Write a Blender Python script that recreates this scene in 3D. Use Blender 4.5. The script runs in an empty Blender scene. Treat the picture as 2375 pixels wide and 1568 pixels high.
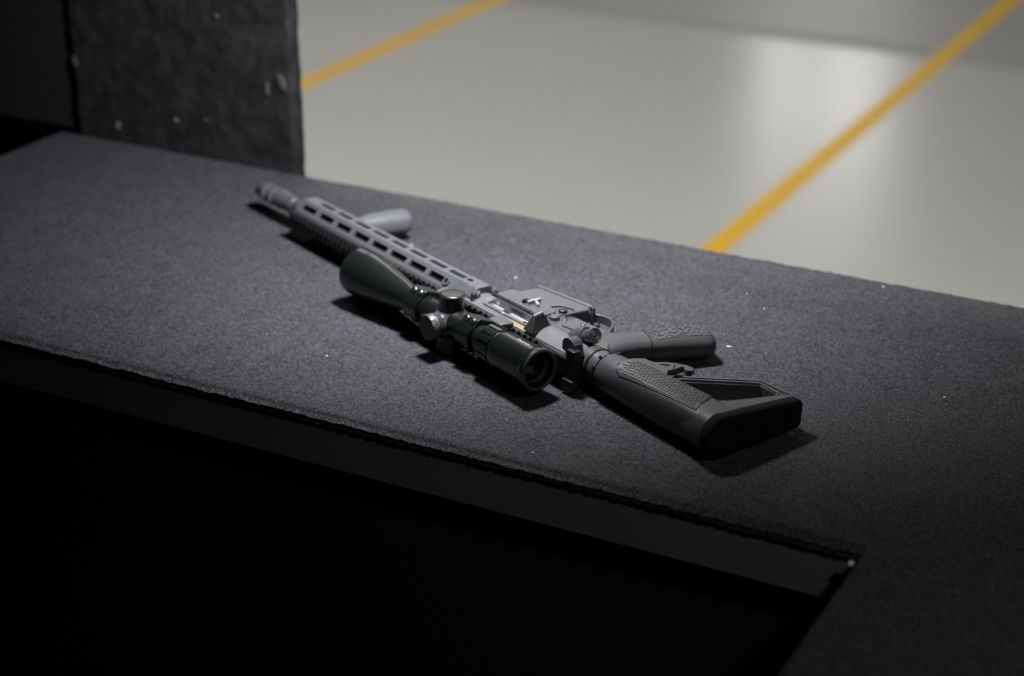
import bpy, bmesh, math, random
import numpy as np
from mathutils import Matrix, Vector, noise
R = math.radians
random.seed(7); rng = np.random.default_rng(11)
sc = bpy.context.scene
col = sc.collection

# ------------------------------------------------------------------ camera
TABLE = 0.95                       # height of the counter top above the floor
cam_d = bpy.data.cameras.new('camera'); cam = bpy.data.objects.new('camera', cam_d); col.objects.link(cam)
cam_d.sensor_width = 36.0; cam_d.sensor_fit = 'HORIZONTAL'
cam_d.lens = 4225.22 / 2375 * 36.0
CR = Vector((0.88162789, 0.47194121, -0.00193731)); CD = Vector((0.1903771, -0.35939142, -0.91356136))
CW = Vector((-0.43184351, 0.80505236, -0.4066963))
m = Matrix((CR, -CD, -CW)).transposed().to_4x4(); m.translation = (0, 0, TABLE + 0.82690752)
cam.matrix_world = m
cam_d.dof.use_dof = True; cam_d.dof.focus_distance = 1.86; cam_d.dof.aperture_fstop = 2.9
cam_d.clip_start = 0.05; cam_d.clip_end = 100
sc.camera = cam

# ------------------------------------------------------------------ world, lights, exposure
w = bpy.data.worlds.new('world'); sc.world = w; w.use_nodes = True
w.node_tree.nodes['Background'].inputs[0].default_value = (0.6, 0.7, 0.9, 1)
w.node_tree.nodes['Background'].inputs[1].default_value = 0.004
sc.view_settings.view_transform = 'Standard'; sc.view_settings.look = 'None'
sc.view_settings.gamma = 1; sc.view_settings.exposure = 0.0
sc.view_settings.use_curve_mapping = False

KEY_POS = (-0.90, 1.645, TABLE + 0.64); KEY_AIM = (-1.09, 2.08, TABLE)
ld = bpy.data.lights.new('booth_spot', 'SPOT'); lo = bpy.data.objects.new('booth_spot', ld); col.objects.link(lo)
ld.energy = 73; ld.color = (0.93, 0.94, 1.0); ld.shadow_soft_size = 0.045
ld.spot_size = R(149); ld.spot_blend = 1.0
lo.location = KEY_POS
lo.rotation_euler = (Vector(KEY_AIM) - Vector(KEY_POS)).to_track_quat('-Z', 'Y').to_euler()

ad = bpy.data.lights.new('side_fill_spot', 'SPOT'); ao = bpy.data.objects.new('side_fill_spot', ad); col.objects.link(ao)  # added fill light, lifting the counter's near right corner and the fascia
ad.energy = 21; ad.color = (1.0, .97, .92); ad.shadow_soft_size = .08; ad.spot_size = R(48); ad.spot_blend = 1.0
ao.location = (0.6, 0.6, 2.4); ao.rotation_euler = (Vector((-.40, 1.33, TABLE)) - Vector(ao.location)).to_track_quat('-Z', 'Y').to_euler()

# ------------------------------------------------------------------ materials
def mat(name, base, rough=0.5, metal=0.0, spec=0.5, bump=None, vary=None, coat=0.0):
    """vary=(scale, colour2, amount)   bump=(scale, strength, distance)"""
    mt = bpy.data.materials.new(name); mt.use_nodes = True
    nt = mt.node_tree; b = nt.nodes['Principled BSDF']
    b.inputs['Base Color'].default_value = (*base, 1); b.inputs['Roughness'].default_value = rough
    b.inputs['Metallic'].default_value = metal; b.inputs['Specular IOR Level'].default_value = spec
    b.inputs['Coat Weight'].default_value = coat
    tc = nt.nodes.new('ShaderNodeTexCoord')
    if vary:
        n = nt.nodes.new('ShaderNodeTexNoise'); n.inputs['Scale'].default_value = vary[0]; n.inputs['Detail'].default_value = 4
        nt.links.new(tc.outputs['Object'], n.inputs['Vector'])
        r = nt.nodes.new('ShaderNodeValToRGB'); r.color_ramp.elements[0].position = vary[2][0]; r.color_ramp.elements[1].position = vary[2][1]
        r.color_ramp.elements[0].color = (*base, 1); r.color_ramp.elements[1].color = (*vary[1], 1)
        nt.links.new(n.outputs['Fac'], r.inputs['Fac']); nt.links.new(r.outputs['Color'], b.inputs['Base Color'])
    if bump:
        n = nt.nodes.new('ShaderNodeTexNoise'); n.inputs['Scale'].default_value = bump[0]; n.inputs['Detail'].default_value = 3
        nt.links.new(tc.outputs['Object'], n.inputs['Vector'])
        bp = nt.nodes.new('ShaderNodeBump'); bp.inputs['Strength'].default_value = bump[1]; bp.inputs['Distance'].default_value = bump[2]
        nt.links.new(n.outputs['Fac'], bp.inputs['Height']); nt.links.new(bp.outputs['Normal'], b.inputs['Normal'])
    return mt
def emis(name, colr, s):
    mt = bpy.data.materials.new(name); mt.use_nodes = True; b = mt.node_tree.nodes['Principled BSDF']
    b.inputs['Base Color'].default_value = (.8, .8, .8, 1); b.inputs['Emission Color'].default_value = (*colr, 1); b.inputs['Emission Strength'].default_value = s
    return mt

def rubber_mat():
    mt = mat('crumb_rubber', (.03, .03, .033), rough=.8, spec=.35)
    nt = mt.node_tree; b = nt.nodes['Principled BSDF']; tc = nt.nodes['Texture Coordinate'] if 'Texture Coordinate' in nt.nodes else nt.nodes.new('ShaderNodeTexCoord')
    def N(kind, **kw):
        n_ = nt.nodes.new(kind)
        for k_, v_ in kw.items():
            if k_ in n_.inputs: n_.inputs[k_].default_value = v_
            else: setattr(n_, k_, v_)
        return n_
    def M(op, a_, b_=None):
        n_ = nt.nodes.new('ShaderNodeMath'); n_.operation = op
        for i_, v_ in enumerate((a_, b_)):
            if v_ is None: continue
            if isinstance(v_, (int, float)): n_.inputs[i_].default_value = v_
            else: nt.links.new(v_, n_.inputs[i_])
        return n_.outputs[0]
    n = N('ShaderNodeTexNoise', Scale=430.0, Detail=4.0, Roughness=.75); nt.links.new(tc.outputs['Object'], n.inputs['Vector'])
    big = N('ShaderNodeTexNoise', Scale=22.0, Detail=3.0); nt.links.new(tc.outputs['Object'], big.inputs['Vector'])
    r = nt.nodes.new('ShaderNodeValToRGB'); e = r.color_ramp.elements
    e[0].position = .41; e[0].color = (.007, .007, .0078, 1); e[1].position = .61; e[1].color = (.074, .074, .080, 1)
    nt.links.new(M('ADD', n.outputs['Fac'], M('MULTIPLY', M('SUBTRACT', big.outputs['Fac'], .5), .07)), r.inputs['Fac'])
    vor = N('ShaderNodeTexVoronoi', Scale=150.0); nt.links.new(tc.outputs['Object'], vor.inputs['Vector'])
    sep = nt.nodes.new('ShaderNodeSeparateColor'); nt.links.new(vor.outputs['Color'], sep.inputs['Color'])
    spk = M('MULTIPLY', M('GREATER_THAN', sep.outputs[0], .955), M('LESS_THAN', vor.outputs['Distance'], .13))
    mx = nt.nodes.new('ShaderNodeMix'); mx.data_type = 'RGBA'; nt.links.new(spk, mx.inputs[0]); nt.links.new(r.outputs['Color'], mx.inputs[6]); mx.inputs[7].default_value = (.22, .22, .23, 1)
    nt.links.new(mx.outputs[2], b.inputs['Base Color'])
    add = N('ShaderNodeMath', operation='ADD'); nt.links.new(n.outputs['Fac'], add.inputs[0]); nt.links.new(big.outputs['Fac'], add.inputs[1])
    bp = nt.nodes.new('ShaderNodeBump'); bp.inputs['Strength'].default_value = .8; bp.inputs['Distance'].default_value = .0012
    nt.links.new(add.outputs[0], bp.inputs['Height']); nt.links.new(bp.outputs['Normal'], b.inputs['Normal'])
    return mt

MT = {
 'rubber': rubber_mat(),
 'foam': mat('black_foam', (.0105, .0105, .0105), .95, spec=.15, bump=(90, .6, .004), vary=(40, (.026, .026, .027), (.35, .75))),
 'chip': mat('tan_chip', (.11, .09, .05), .8), 'scar': mat('grey_scar', (.036, .036, .036), .9),
 'panel': mat('dark_panel', (.014, .014, .0132), .6, spec=.3, vary=(6, (.017, .017, .0158), (.3, .7))),
 'fascia': mat('fascia_laminate', (.165, .156, .141), .5, spec=.35, bump=(300, .1, .0004)),
 'rib': mat('black_rib', (.026, .026, .026), .55, spec=.3),
 'darkfloor': mat('dark_floor', (.008, .008, .009), .8, spec=.2),
 'anod': mat('grey_anodized', (.070, .071, .076), .42, spec=.55, bump=(1800, .08, .0002)),
 'recv': mat('receiver_anodized', (.060, .061, .063), .40, spec=.55, bump=(1800, .08, .0002)),
 'dark': mat('black_anodized', (.013, .013, .0145), .42, spec=.5),
 'hole': mat('deep_black', (.004, .004, .004), .8, spec=.1),
 'poly': mat('black_polymer', (.046, .047, .048), .45, spec=.5, bump=(1400, .12, .0003)),
 'pad': mat('rubber_overmold', (.098, .099, .099), .62, spec=.4, bump=(900, .1, .0003)),
 'butt': mat('buttpad_rubber', (.0055, .0055, .0055), .85, spec=.2, bump=(300, .3, .0006)),
 'scope': mat('scope_black', (.0055, .0068, .0062), .27, spec=.65),
 'lid': mat('cap_lid', (.014, .015, .014), .34, spec=.55), 'latch': mat('pale_latch', (.26, .26, .28), .5), 'fore': mat('foregrip_polymer', (.085, .086, .09), .6, spec=.4),
 'rim': mat('rim_rubber', (.045, .046, .045), .42, spec=.5), 'saddle': mat('saddle_grey', (.045, .045, .048), .30, spec=.6),
 'scopering': mat('scope_grey', (.030, .030, .031), .33, spec=.55),
 'worn': mat('worn_knurl', (.16, .16, .17), .45, metal=.6, vary=(420, (.03, .03, .032), (.45, .62))),
 'steel': mat('bright_steel', (.72, .72, .75), .33, metal=1.0),
 'screw': mat('screw_steel', (.45, .45, .45), .30, metal=1.0),
 'barrel': mat('barrel_steel', (.085, .080, .082), .42, metal=.35, spec=.5),
 'lens': mat('coated_lens', (.006, .005, .009), .04, spec=.7, coat=.3),
 'print': mat('white_print', (.55, .55, .52), .6),
 'fleck': mat('white_fleck', (.72, .72, .74), .6),
 'floor': None, 'line': mat('yellow_paint', (.80, .46, .006), .40, spec=.4),
}
def floor_mat():
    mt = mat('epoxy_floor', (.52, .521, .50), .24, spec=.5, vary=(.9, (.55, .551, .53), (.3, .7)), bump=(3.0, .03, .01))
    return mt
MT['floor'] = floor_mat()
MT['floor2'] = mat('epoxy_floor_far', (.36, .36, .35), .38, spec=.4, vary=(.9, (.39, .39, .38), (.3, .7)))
MT['joint'] = mat('floor_joint', (.33, .328, .32), .5, spec=.35)
MT['ceil'] = mat('ceiling_paint', (.09, .09, .095), .9); MT['wall'] = mat('range_wall', (.16, .16, .16), .85, vary=(1.5, (.2, .2, .2), (.3, .7)))
def recv_brass():
    """receiver finish with a brass smear behind the ejection port (a real stain, fixed to the part)"""
    mt = MT['recv'].copy(); mt.name = 'receiver_brass_marked'; nt = mt.node_tree; b = nt.nodes['Principled BSDF']
    tc = nt.nodes.new('ShaderNodeTexCoord'); vm = nt.nodes.new('ShaderNodeVectorMath'); vm.operation = 'DISTANCE'
    mp = nt.nodes.new('ShaderNodeMapping'); mp.inputs['Scale'].default_value = (.45, 1.0, .6)
    nt.links.new(tc.outputs['Object'], mp.inputs['Vector']); nt.links.new(mp.outputs['Vector'], vm.inputs[0])
    vm.inputs[1].default_value = (.100 * .45, .0185, .012 * .6)
    n = nt.nodes.new('ShaderNodeTexNoise'); n.inputs['Scale'].default_value = 160; nt.links.new(tc.outputs['Object'], n.inputs['Vector'])
    ma = nt.nodes.new('ShaderNodeMath'); ma.operation = 'MULTIPLY_ADD'; ma.inputs[1].default_value = .004; nt.links.new(n.outputs['Fac'], ma.inputs[0]); nt.links.new(vm.outputs['Value'], ma.inputs[2])
    mr = nt.nodes.new('ShaderNodeMapRange'); mr.inputs[1].default_value = .007; mr.inputs[2].default_value = .015; mr.inputs[3].default_value = 1; mr.inputs[4].default_value = 0
    nt.links.new(ma.outputs[0], mr.inputs[0])
    mx = nt.nodes.new('ShaderNodeMix'); mx.data_type = 'RGBA'; mx.inputs[6].default_value = (.105, .106, .108, 1); mx.inputs[7].default_value = (.27, .205, .125, 1)
    nt.links.new(mr.outputs[0], mx.inputs[0]); nt.links.new(mx.outputs[2], b.inputs['Base Color'])
    return mt
MT['recvb'] = recv_brass()

# ------------------------------------------------------------------ helpers
def tag(o, label=None, cat=None, group=None, kind=None):
    if label: o['label'] = label
    if cat: o['category'] = cat
    if group: o['group'] = group
    if kind: o['kind'] = kind
    return o
class MB:
    """collects shapes given in millimetres (x, u, r) and builds one mesh object"""
    def __init__(s, k=.001): s.v = []; s.f = []; s.k = k
    def add(s, vs, fs):
        n = len(s.v); s.v += [tuple(p) for p in vs]; s.f += [tuple(i + n for i in f) for f in fs]; return s
    def prism(s, poly, lo, hi, plane='xu', top=None):
        top = top or poly
        def P(p, h):
            return {'xu': (p[0], p[1], h), 'ur': (h, p[0], p[1]), 'xr': (p[0], h, p[1])}[plane]
        n = len(poly); vs = [P(p, lo) for p in poly] + [P(p, hi) for p in top]
        fs = [tuple(range(n))[::-1], tuple(range(n, 2 * n))] + [(i, (i + 1) % n, n + (i + 1) % n, n + i) for i in range(n)]
        return s.add(vs, fs)
    def box(s, a, b):
        return s.prism([(a[0], a[1]), (b[0], a[1]), (b[0], b[1]), (a[0], b[1])], a[2], b[2])
    def loft(s, rings, caps=True):
        n = len(rings[0]); vs = [p for rg in rings for p in rg]; fs = []
        for k in range(len(rings) - 1):
            for i in range(n):
                j = (i + 1) % n; fs.append((k * n + i, k * n + j, (k + 1) * n + j, (k + 1) * n + i))
        if caps: fs += [tuple(range(n))[::-1], tuple(range((len(rings) - 1) * n, len(rings) * n))]
        return s.add(vs, fs)
    def lathe(s, prof, org, ax, seg=40, caps=True):
        """prof: [(distance along ax, radius)]"""
        org = Vector(org); ax = Vector(ax).normalized()
        e1 = ax.orthogonal().normalized(); e2 = ax.cross(e1)
        rings = []
        for d, rad in prof:
            rings.append([tuple(org + ax * d + (e1 * math.cos(t) + e2 * math.sin(t)) * max(rad, .01)) for t in [2 * math.pi * i / seg for i in range(seg)]])
        return s.loft(rings, caps)
    def tube(s, pts, wr, hr, side=(0, 0, 1)):
        """rectangular bar swept along pts; wr half width along side, hr half thickness"""
        side = Vector(side); rings = []
        for i, p in enumerate(pts):
            a = Vector(pts[max(i - 1, 0)]); b = Vector(pts[min(i + 1, len(pts) - 1)]); t = (b - a).normalized(); nrm = t.cross(side).normalized()
            p = Vector(p); rings.append([tuple(p + side * (sx * wr) + nrm * (sy * hr)) for sx, sy in ((-1, -1), (1, -1), (1, 1), (-1, 1))])
        return s.loft(rings)
    def build(s, name, mt, parent=None, bevel=0, seg=2, smooth=35, label=None):
        me = bpy.data.meshes.new(name); me.from_pydata([(a * s.k, b * s.k, c * s.k) for a, b, c in s.v], [], s.f)
        bm = bmesh.new(); bm.from_mesh(me); bmesh.ops.recalc_face_normals(bm, faces=bm.faces); bm.to_mesh(me); bm.free()
        me.shade_smooth(); me.set_sharp_from_angle(angle=R(smooth))
        me.materials.append(MT[mt] if isinstance(mt, str) else mt)
        o = bpy.data.objects.new(name, me); col.objects.link(o)
        if parent: o.parent = parent
        if bevel:
            b = o.modifiers.new('bevel', 'BEVEL'); b.width = bevel * s.k; b.segments = seg; b.limit_method = 'ANGLE'; b.angle_limit = R(32); b.harden_normals = False
        if label: o['label'] = label
        return o
def superellipse(cx, cy, a, b, e, n=40):
    out = []
    for i in range(n):
        t = 2 * math.pi * i / n; c, s_ = math.cos(t), math.sin(t)
        out.append((cx + a * math.copysign(abs(c) ** (2 / e), c), cy + b * math.copysign(abs(s_) ** (2 / e), s_)))
    return out
def empty(name, loc=(0, 0, 0)):
    o = bpy.data.objects.new(name, None); col.objects.link(o); o.location = loc; o.empty_display_size = .05; return o
def wbox(name, a, b, mt, parent=None, bevel=0):
    return MB(1).box(a, b).build(name, mt, parent, bevel)

# ------------------------------------------------------------------ the range hall
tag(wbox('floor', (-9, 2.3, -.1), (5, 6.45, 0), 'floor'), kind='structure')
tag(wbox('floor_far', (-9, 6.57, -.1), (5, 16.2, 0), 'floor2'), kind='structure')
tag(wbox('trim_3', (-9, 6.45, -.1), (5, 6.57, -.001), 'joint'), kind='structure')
tag(wbox('floor_booth', (-9, -1.5, -.1), (5, 2.3, 0), 'darkfloor'), kind='structure')
tag(wbox('trim_1', (-1.718, 2.3, .0002), (-1.648, 16.0, .0012), 'line'), kind='structure')
tag(wbox('trim_2', (-3.598, 2.3, .0002), (-3.525, 16.0, .0012), 'line'), kind='structure')
tag(wbox('wall_end', (-9, 16.2, 0), (5, 16.4, 4.2), 'wall'), kind='structure')
tag(wbox('wall_left', (-9.2, 2.3, 0), (-9, 16.4, 4.2), 'wall'), kind='structure')
tag(wbox('wall_right', (5, 2.3, 0), (5.2, 16.4, 4.2), 'wall'), kind='structure')
tag(wbox('ceiling', (-9.2, 2.3, 4.2), (5.2, 16.4, 4.3), 'ceil'), kind='structure')
MT['wallglow'] = emis('wall_lamp_diffuser', (1.0, .98, .95), 4.6)
MT['housing'] = mat('lamp_housing', (.6, .6, .6), .5)
def ceiling_lamp(x, y, sx, sy, label, s_):
    t = empty('ceiling_lamp', (x, y, 4.2)); tag(t, label, 'lamp', 'ceiling lamps over the range')
    MB(1).box((-sx / 2, -sy / 2, -.06), (sx / 2, sy / 2, 0)).build('housing', 'housing', t)
    MB(1).box((-sx / 2 + .03, -sy / 2 + .03, -.066), (sx / 2 - .03, sy / 2 - .03, -.06)).build('diffuser', emis('lamp_diffuser', (1.0, .985, .94), s_), t)
ceiling_lamp(-2.6, 3.3, 1.5, .6, 'long white ceiling lamp panel nearest the counter, between the yellow lines', 49)
ceiling_lamp(-4.2, 7.6, 2.8, 1.5, 'large white ceiling lamp panel farthest down the range', 6.2)
def wall_lamp(x0, x1, z0, z1, label):
    t = empty('wall_lamp', ((x0 + x1) / 2, 16.2, z0)); tag(t, label, 'lamp', 'lamp panels on the end wall')
    hw = (x1 - x0) / 2
    MB(1).box((-hw, -.06, 0), (hw, 0, z1 - z0)).build('housing', 'housing', t)
    MB(1).box((-hw + .02, -.068, .02), (hw - .02, -.06, z1 - z0 - .02)).build('diffuser', 'wallglow', t)
wall_lamp(-5.98, -5.52, 2.5, 3.9, 'narrow white lamp panel on the end wall'); wall_lamp(-5.38, -4.65, 2.5, 3.9, 'wide white lamp panel on the end wall')

tag(wbox('light_block_header', (-9, 2.075, 1.46), (5, 2.16, 4.2), 'panel'), kind='structure')  # unseen board, added to keep range lamplight off the near counter

# ------------------------------------------------------------------ shooting counter
X0, X1, Xi = -1.840, .36, -.388
Y0, Yn, Yf = .45, 1.379, 1.997
counter = empty('shooting_counter', ((X0 + X1) / 2, (Yn + Yf) / 2, 0))
tag(counter, 'black rubber-topped shooting counter with ribbed front carrying the rifle', 'counter')
counter_inv = Matrix.Translation(-counter.location)
def inset_world(o):          # keep world-space meshes in place under the counter empty
    o.matrix_parent_inverse = counter_inv; return o
def crumb_top():
    g = .003
    ix0 = round((Xi - X0) / g); jy0 = round((Yn - Y0) / g)
    xs = np.concatenate([np.linspace(X0, Xi, ix0 + 1), np.linspace(Xi, X1, round((X1 - Xi) / g) + 1)[1:]])
    ys = np.concatenate([np.linspace(Y0, Yn, jy0 + 1), np.linspace(Yn, Yf, round((Yf - Yn) / g) + 1)[1:]])
    nx, ny = len(xs), len(ys)
    Xg, Yg = np.meshgrid(xs, ys, indexing='ij')
    I, J = np.meshgrid(np.arange(nx), np.arange(ny), indexing='ij')
    inside = (I >= ix0) | (J >= jy0)
    # distance to the outline of the L-shaped top
    d_main = np.minimum(np.minimum(Xg - X0, X1 - Xg), np.minimum(Yf - Yg, Yg - Y0))
    dx = Xi - Xg; dy = Yg - Yn                    # notch occupies X<Xi, Y<Yn
    d_notch = np.where((dx > 0), dy, np.where(dy < 0, -dx, np.hypot(np.maximum(-dx, 0), np.maximum(dy, 0))))
    d = np.minimum(d_main, d_notch)
    rad = .009
    t = np.clip(1 - d / rad, 0, 1); Z = -rad * (1 - np.sqrt(1 - t * t * .985))
    def smooth_noise(step, amp):
        a = rng.standard_normal((nx // step + 3, ny // step + 3))
        fi, fj = I / step, J / step; i0, j0 = fi.astype(int), fj.astype(int); u, v = fi - i0, fj - j0
        u = u * u * (3 - 2 * u); v = v * v * (3 - 2 * v)
        return amp * ((a[i0, j0] * (1 - u) + a[i0 + 1, j0] * u) * (1 - v) + (a[i0, j0 + 1] * (1 - u) + a[i0 + 1, j0 + 1] * u) * v)
    edge = np.clip(1 - d / .02, 0, 1)
    Z = Z + rng.standard_normal((nx, ny)) * (.00030 + .00012 * edge) + smooth_noise(4, .00022) + smooth_noise(3, 1) * .0005 * edge + smooth_noise(40, .0005)
    Z = np.minimum(Z, .0003)
    jit = np.where(d < .008, .0004, .0008); Xg = Xg + rng.uniform(-1, 1, (nx, ny)) * jit; Yg = Yg + rng.uniform(-1, 1, (nx, ny)) * jit
    idx = -np.ones((nx, ny), int); idx[inside] = np.arange(inside.sum())
    V = np.stack([Xg[inside], Yg[inside], Z[inside] + TABLE], 1)
    q = np.stack([idx[:-1, :-1], idx[1:, :-1], idx[1:, 1:], idx[:-1, 1:]], -1).reshape(-1, 4); q = q[(q >= 0).all(1)]
    # skirt round the outline
    loop = [(i, jy0) for i in range(0, ix0)] + [(ix0, j) for j in range(jy0, -1, -1)] + [(i, 0) for i in range(ix0 + 1, nx)] + [(nx - 1, j) for j in range(1, ny)] + \
           [(i, ny - 1) for i in range(nx - 2, -1, -1)] + [(0, j) for j in range(ny - 2, jy0, -1)]
    ring = np.array([idx[i, j] for i, j in loop]); base = V[ring].copy(); n = len(ring); Vs = [V]; Q = [q]; prev = ring; off = len(V)
    for zz in (-.0100, -.0118, -.0136):
        p = base.copy(); p[:, 2] = TABLE + zz + rng.uniform(-.0004, .0004, n); p[:, :2] += rng.uniform(-.0007, .0007, (n, 2))
        cur = np.arange(off, off + n); off += n; Vs.append(p)
        Q.append(np.stack([prev, np.roll(prev, -1), np.roll(cur, -1), cur], 1)); prev = cur
    V = np.concatenate(Vs); Q = np.concatenate(Q)
    me = bpy.data.meshes.new('rubber_top'); me.vertices.add(len(V)); me.vertices.foreach_set('co', V.astype(np.float32).ravel())
    me.loops.add(Q.size); me.loops.foreach_set('vertex_index', Q.astype(np.int32).ravel())
    me.polygons.add(len(Q)); me.polygons.foreach_set('loop_start', np.arange(0, Q.size, 4, dtype=np.int32)); me.polygons.foreach_set('loop_total', np.full(len(Q), 4, np.int32))
    me.update(calc_edges=True); me.validate()
    me.polygons.foreach_set('use_smooth', np.ones(len(me.polygons), bool))
    me.materials.append(MT['rubber'])
    o = bpy.data.objects.new('rubber_top', me); col.objects.link(o); o.parent = counter; return inset_world(o)
crumb_top()
zt = TABLE
def cpart(name, a, b, mt, bevel=0, parent=counter):
    o = MB(1).box(a, b).build(name, mt, None, bevel); o.parent = parent; o.matrix_parent_inverse = counter_inv; return o
# deck board under the rubber (set back a little so a dark gap shows), fascia and ribbed front
cpart('deck_board', (X0 + .012, Yn + .012, zt - .030), (X1, Yf - .012, zt - .0118), 'rib')
cpart('deck_board', (Xi + .012, Y0 + .012, zt - .030), (X1 - .01, Yn + .012, zt - .0118), 'rib')
cpart('fascia_board', (X0 + .004, Yn + .0040, zt - .0645), (Xi + .004, Yn + .022, zt - .0150), 'fascia', .0012)
cpart('fascia_board', (Xi + .0035, Y0 + .01, zt - .0645), (Xi + .02, Yn + .02, zt - .0150), 'fascia', .0012)
cpart('back_fascia', (X0 + .004, Yf - .02, zt - .0645), (X1, Yf - .002, zt - .0150), 'fascia', .0012)
panel = cpart('front_panel', (X0 + .01, Yn + .030, 0), (Xi + .03, Yn + .045, zt - .05), 'rib')
side = cpart('return_panel', (Xi + .030, Y0 + .03, 0), (Xi + .045, Yn + .03, zt - .05), 'rib')
cpart('back_panel', (X0 + .01, Yf - .05, 0), (X1, Yf - .035, zt - .05), 'rib')
rib_me = None; pitch = .0139
for i in range(int((Xi - X0) / pitch) - 1):
    x = Xi - .004 - (i + .5) * pitch
    if rib_me is None:
        poly = superellipse(0, 0, .0042, .0060, 2.2, 12)
        b = MB(1); vs = [(px, py, z) for z in (.0, zt - .062) for px, py in poly]; n = len(poly)
        b.add(vs, [tuple(range(n))[::-1], tuple(range(n, 2 * n))] + [(k, (k + 1) % n, n + (k + 1) % n, n + k) for k in range(n)])
        o = b.build('rib', 'rib'); rib_me = o.data
    else:
        o = bpy.data.objects.new('rib', rib_me); col.objects.link(o)
    o.parent = panel; o.matrix_parent_inverse = counter_inv; o.location = (x, Yn + .029, 0)
o = MB(1).lathe([(0, .0035), (.002, .0035), (.0028, .0015)], (-.854, Yn + .026, zt - .135), (0, -1, 0), 16).build('screw_head', 'chip'); o.parent = panel; o.matrix_parent_inverse = counter_inv

# ------------------------------------------------------------------ foam partition and dark panels on the left
def foam_block(name, a, b, g, amp, mt):
    bm = bmesh.new(); a = Vector(a); b = Vector(b); d = b - a
    def face(o_, e1, e2):
        n1, n2 = max(1, int(e1.length / g)), max(1, int(e2.length / g)); vv = [[bm.verts.new(o_ + e1 * (i / n1) + e2 * (j / n2)) for j in range(n2 + 1)] for i in range(n1 + 1)]
        for i in range(n1):
            for j in range(n2): bm.faces.new((vv[i][j], vv[i + 1][j], vv[i + 1][j + 1], vv[i][j + 1]))
    ex, ey, ez = Vector((d.x, 0, 0)), Vector((0, d.y, 0)), Vector((0, 0, d.z))
    face(a, ex, ez); face(a + ey, ex, ez); face(a, ey, ez); face(a + ex, ey, ez); face(a, ex, ey); face(a + ez, ex, ey)
    bmesh.ops.remove_doubles(bm, verts=bm.verts, dist=g * .4); bmesh.ops.recalc_face_normals(bm, faces=bm.faces); bm.normal_update()
    for v in bm.verts:
        h = noise.noise(v.co * 28) * .6 + noise.noise(v.co * 75) * .5 + noise.noise(v.co * 160) * .35
        v.co += v.normal * (h * amp)
    me = bpy.data.meshes.new(name); bm.to_mesh(me); bm.free(); me.shade_smooth(); me.materials.append(MT[mt])
    o = bpy.data.objects.new(name, me); col.objects.link(o); return o
part = empty('foam_partition', (-1.62, 2.03, 0)); tag(part, 'black foam-covered partition standing behind the counter at left', 'partition')
pinv = Matrix.Translation(-part.location)
o = foam_block('foam_face', (-1.812, 2.006, .5), (-1.421, 2.030, 2.0), .006, .0028, 'foam'); o.parent = part; o.matrix_parent_inverse = pinv
wb = MB(1).box((-1.78, 2.010, 0), (-1.46, 2.026, .51)).build('post', 'panel'); wb.parent = part; wb.matrix_parent_inverse = pinv
def chip(x, z, w_, h_, mt, tilt=0, y=2.0055):
    bm = bmesh.new(); bmesh.ops.create_icosphere(bm, subdivisions=2, radius=1)
    for v in bm.verts: v.co = Vector((v.co.x * w_, v.co.y * .003, v.co.z * h_)) * (1 + .25 * noise.noise(v.co * 2 + Vector((x * 9, 0, z * 9))))
    me = bpy.data.meshes.new('chip'); bm.to_mesh(me); bm.free(); me.shade_smooth(); me.materials.append(MT[mt])
    o = bpy.data.objects.new('chip', me); col.objects.link(o); o.parent = part; o.matrix_parent_inverse = pinv; o.location = (x, y, zt + z); o.rotation_euler = (0, tilt, 0)
for a in ((-1.736, .019, .0035, .0075, 'chip', .25), (-1.626, .044, .0035, .0045, 'chip', 0), (-1.573, .052, .003, .0035, 'scar', 0), (-1.437, .125, .007, .014, 'scar', -.3), (-1.462, .112, .004, .012, 'scar', .1),
          (-1.806, .107, .004, .010, 'scar', -.2), (-1.541, .206, .004, .005, 'scar', 0)): chip(*a)
tag(wbox('wall_panel_left', (-3.4, 2.012, zt + .002), (-1.815, 2.06, 2.4), 'panel'), kind='structure')
tag(wbox('wall_base_left', (-3.4, 2.10, 0), (-1.80, 2.13, zt + .002), 'darkfloor'), kind='structure')

# ------------------------------------------------------------------ rifle
rifle = empty('rifle'); tag(rifle, 'black scoped rifle lying on its side across the rubber counter', 'rifle')
A = Vector((-0.90867577, 0.41749224, 0.00292694)); U = Vector((-0.41669445, -0.90733076, 0.05582671)); Rr = Vector((0.02596292, 0.04950874, 0.99843618))
mw = Matrix((A, U, Rr)).transposed().to_4x4(); mw.translation = (-0.74303321, 1.56506929, TABLE + 0.0274)
rifle.matrix_world = mw

# --- barrel and muzzle brake
MB().lathe([(160, 9), (560, 9), (575, 10.5), (598, 10.5), (604, 8.6), (612, 8.6)], (0, 0, 0), (1, 0, 0), 32).build('barrel', 'barrel', rifle)
MB().lathe([(598, 9.5), (600, 11.2), (628, 11.6), (631, 12.8), (638, 12.8), (639.5, 7.2), (648, 7.2), (649.5, 12.8), (656, 12.8), (657.5, 7.2), (666, 7.2), (667.5, 12.6), (677, 12.6), (682, 11), (687, 10.6), (686, 5), (670, 5)],
           (0, 0, 0), (1, 0, 0), 32).build('muzzle_brake', 'barrel', rifle)

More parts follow.
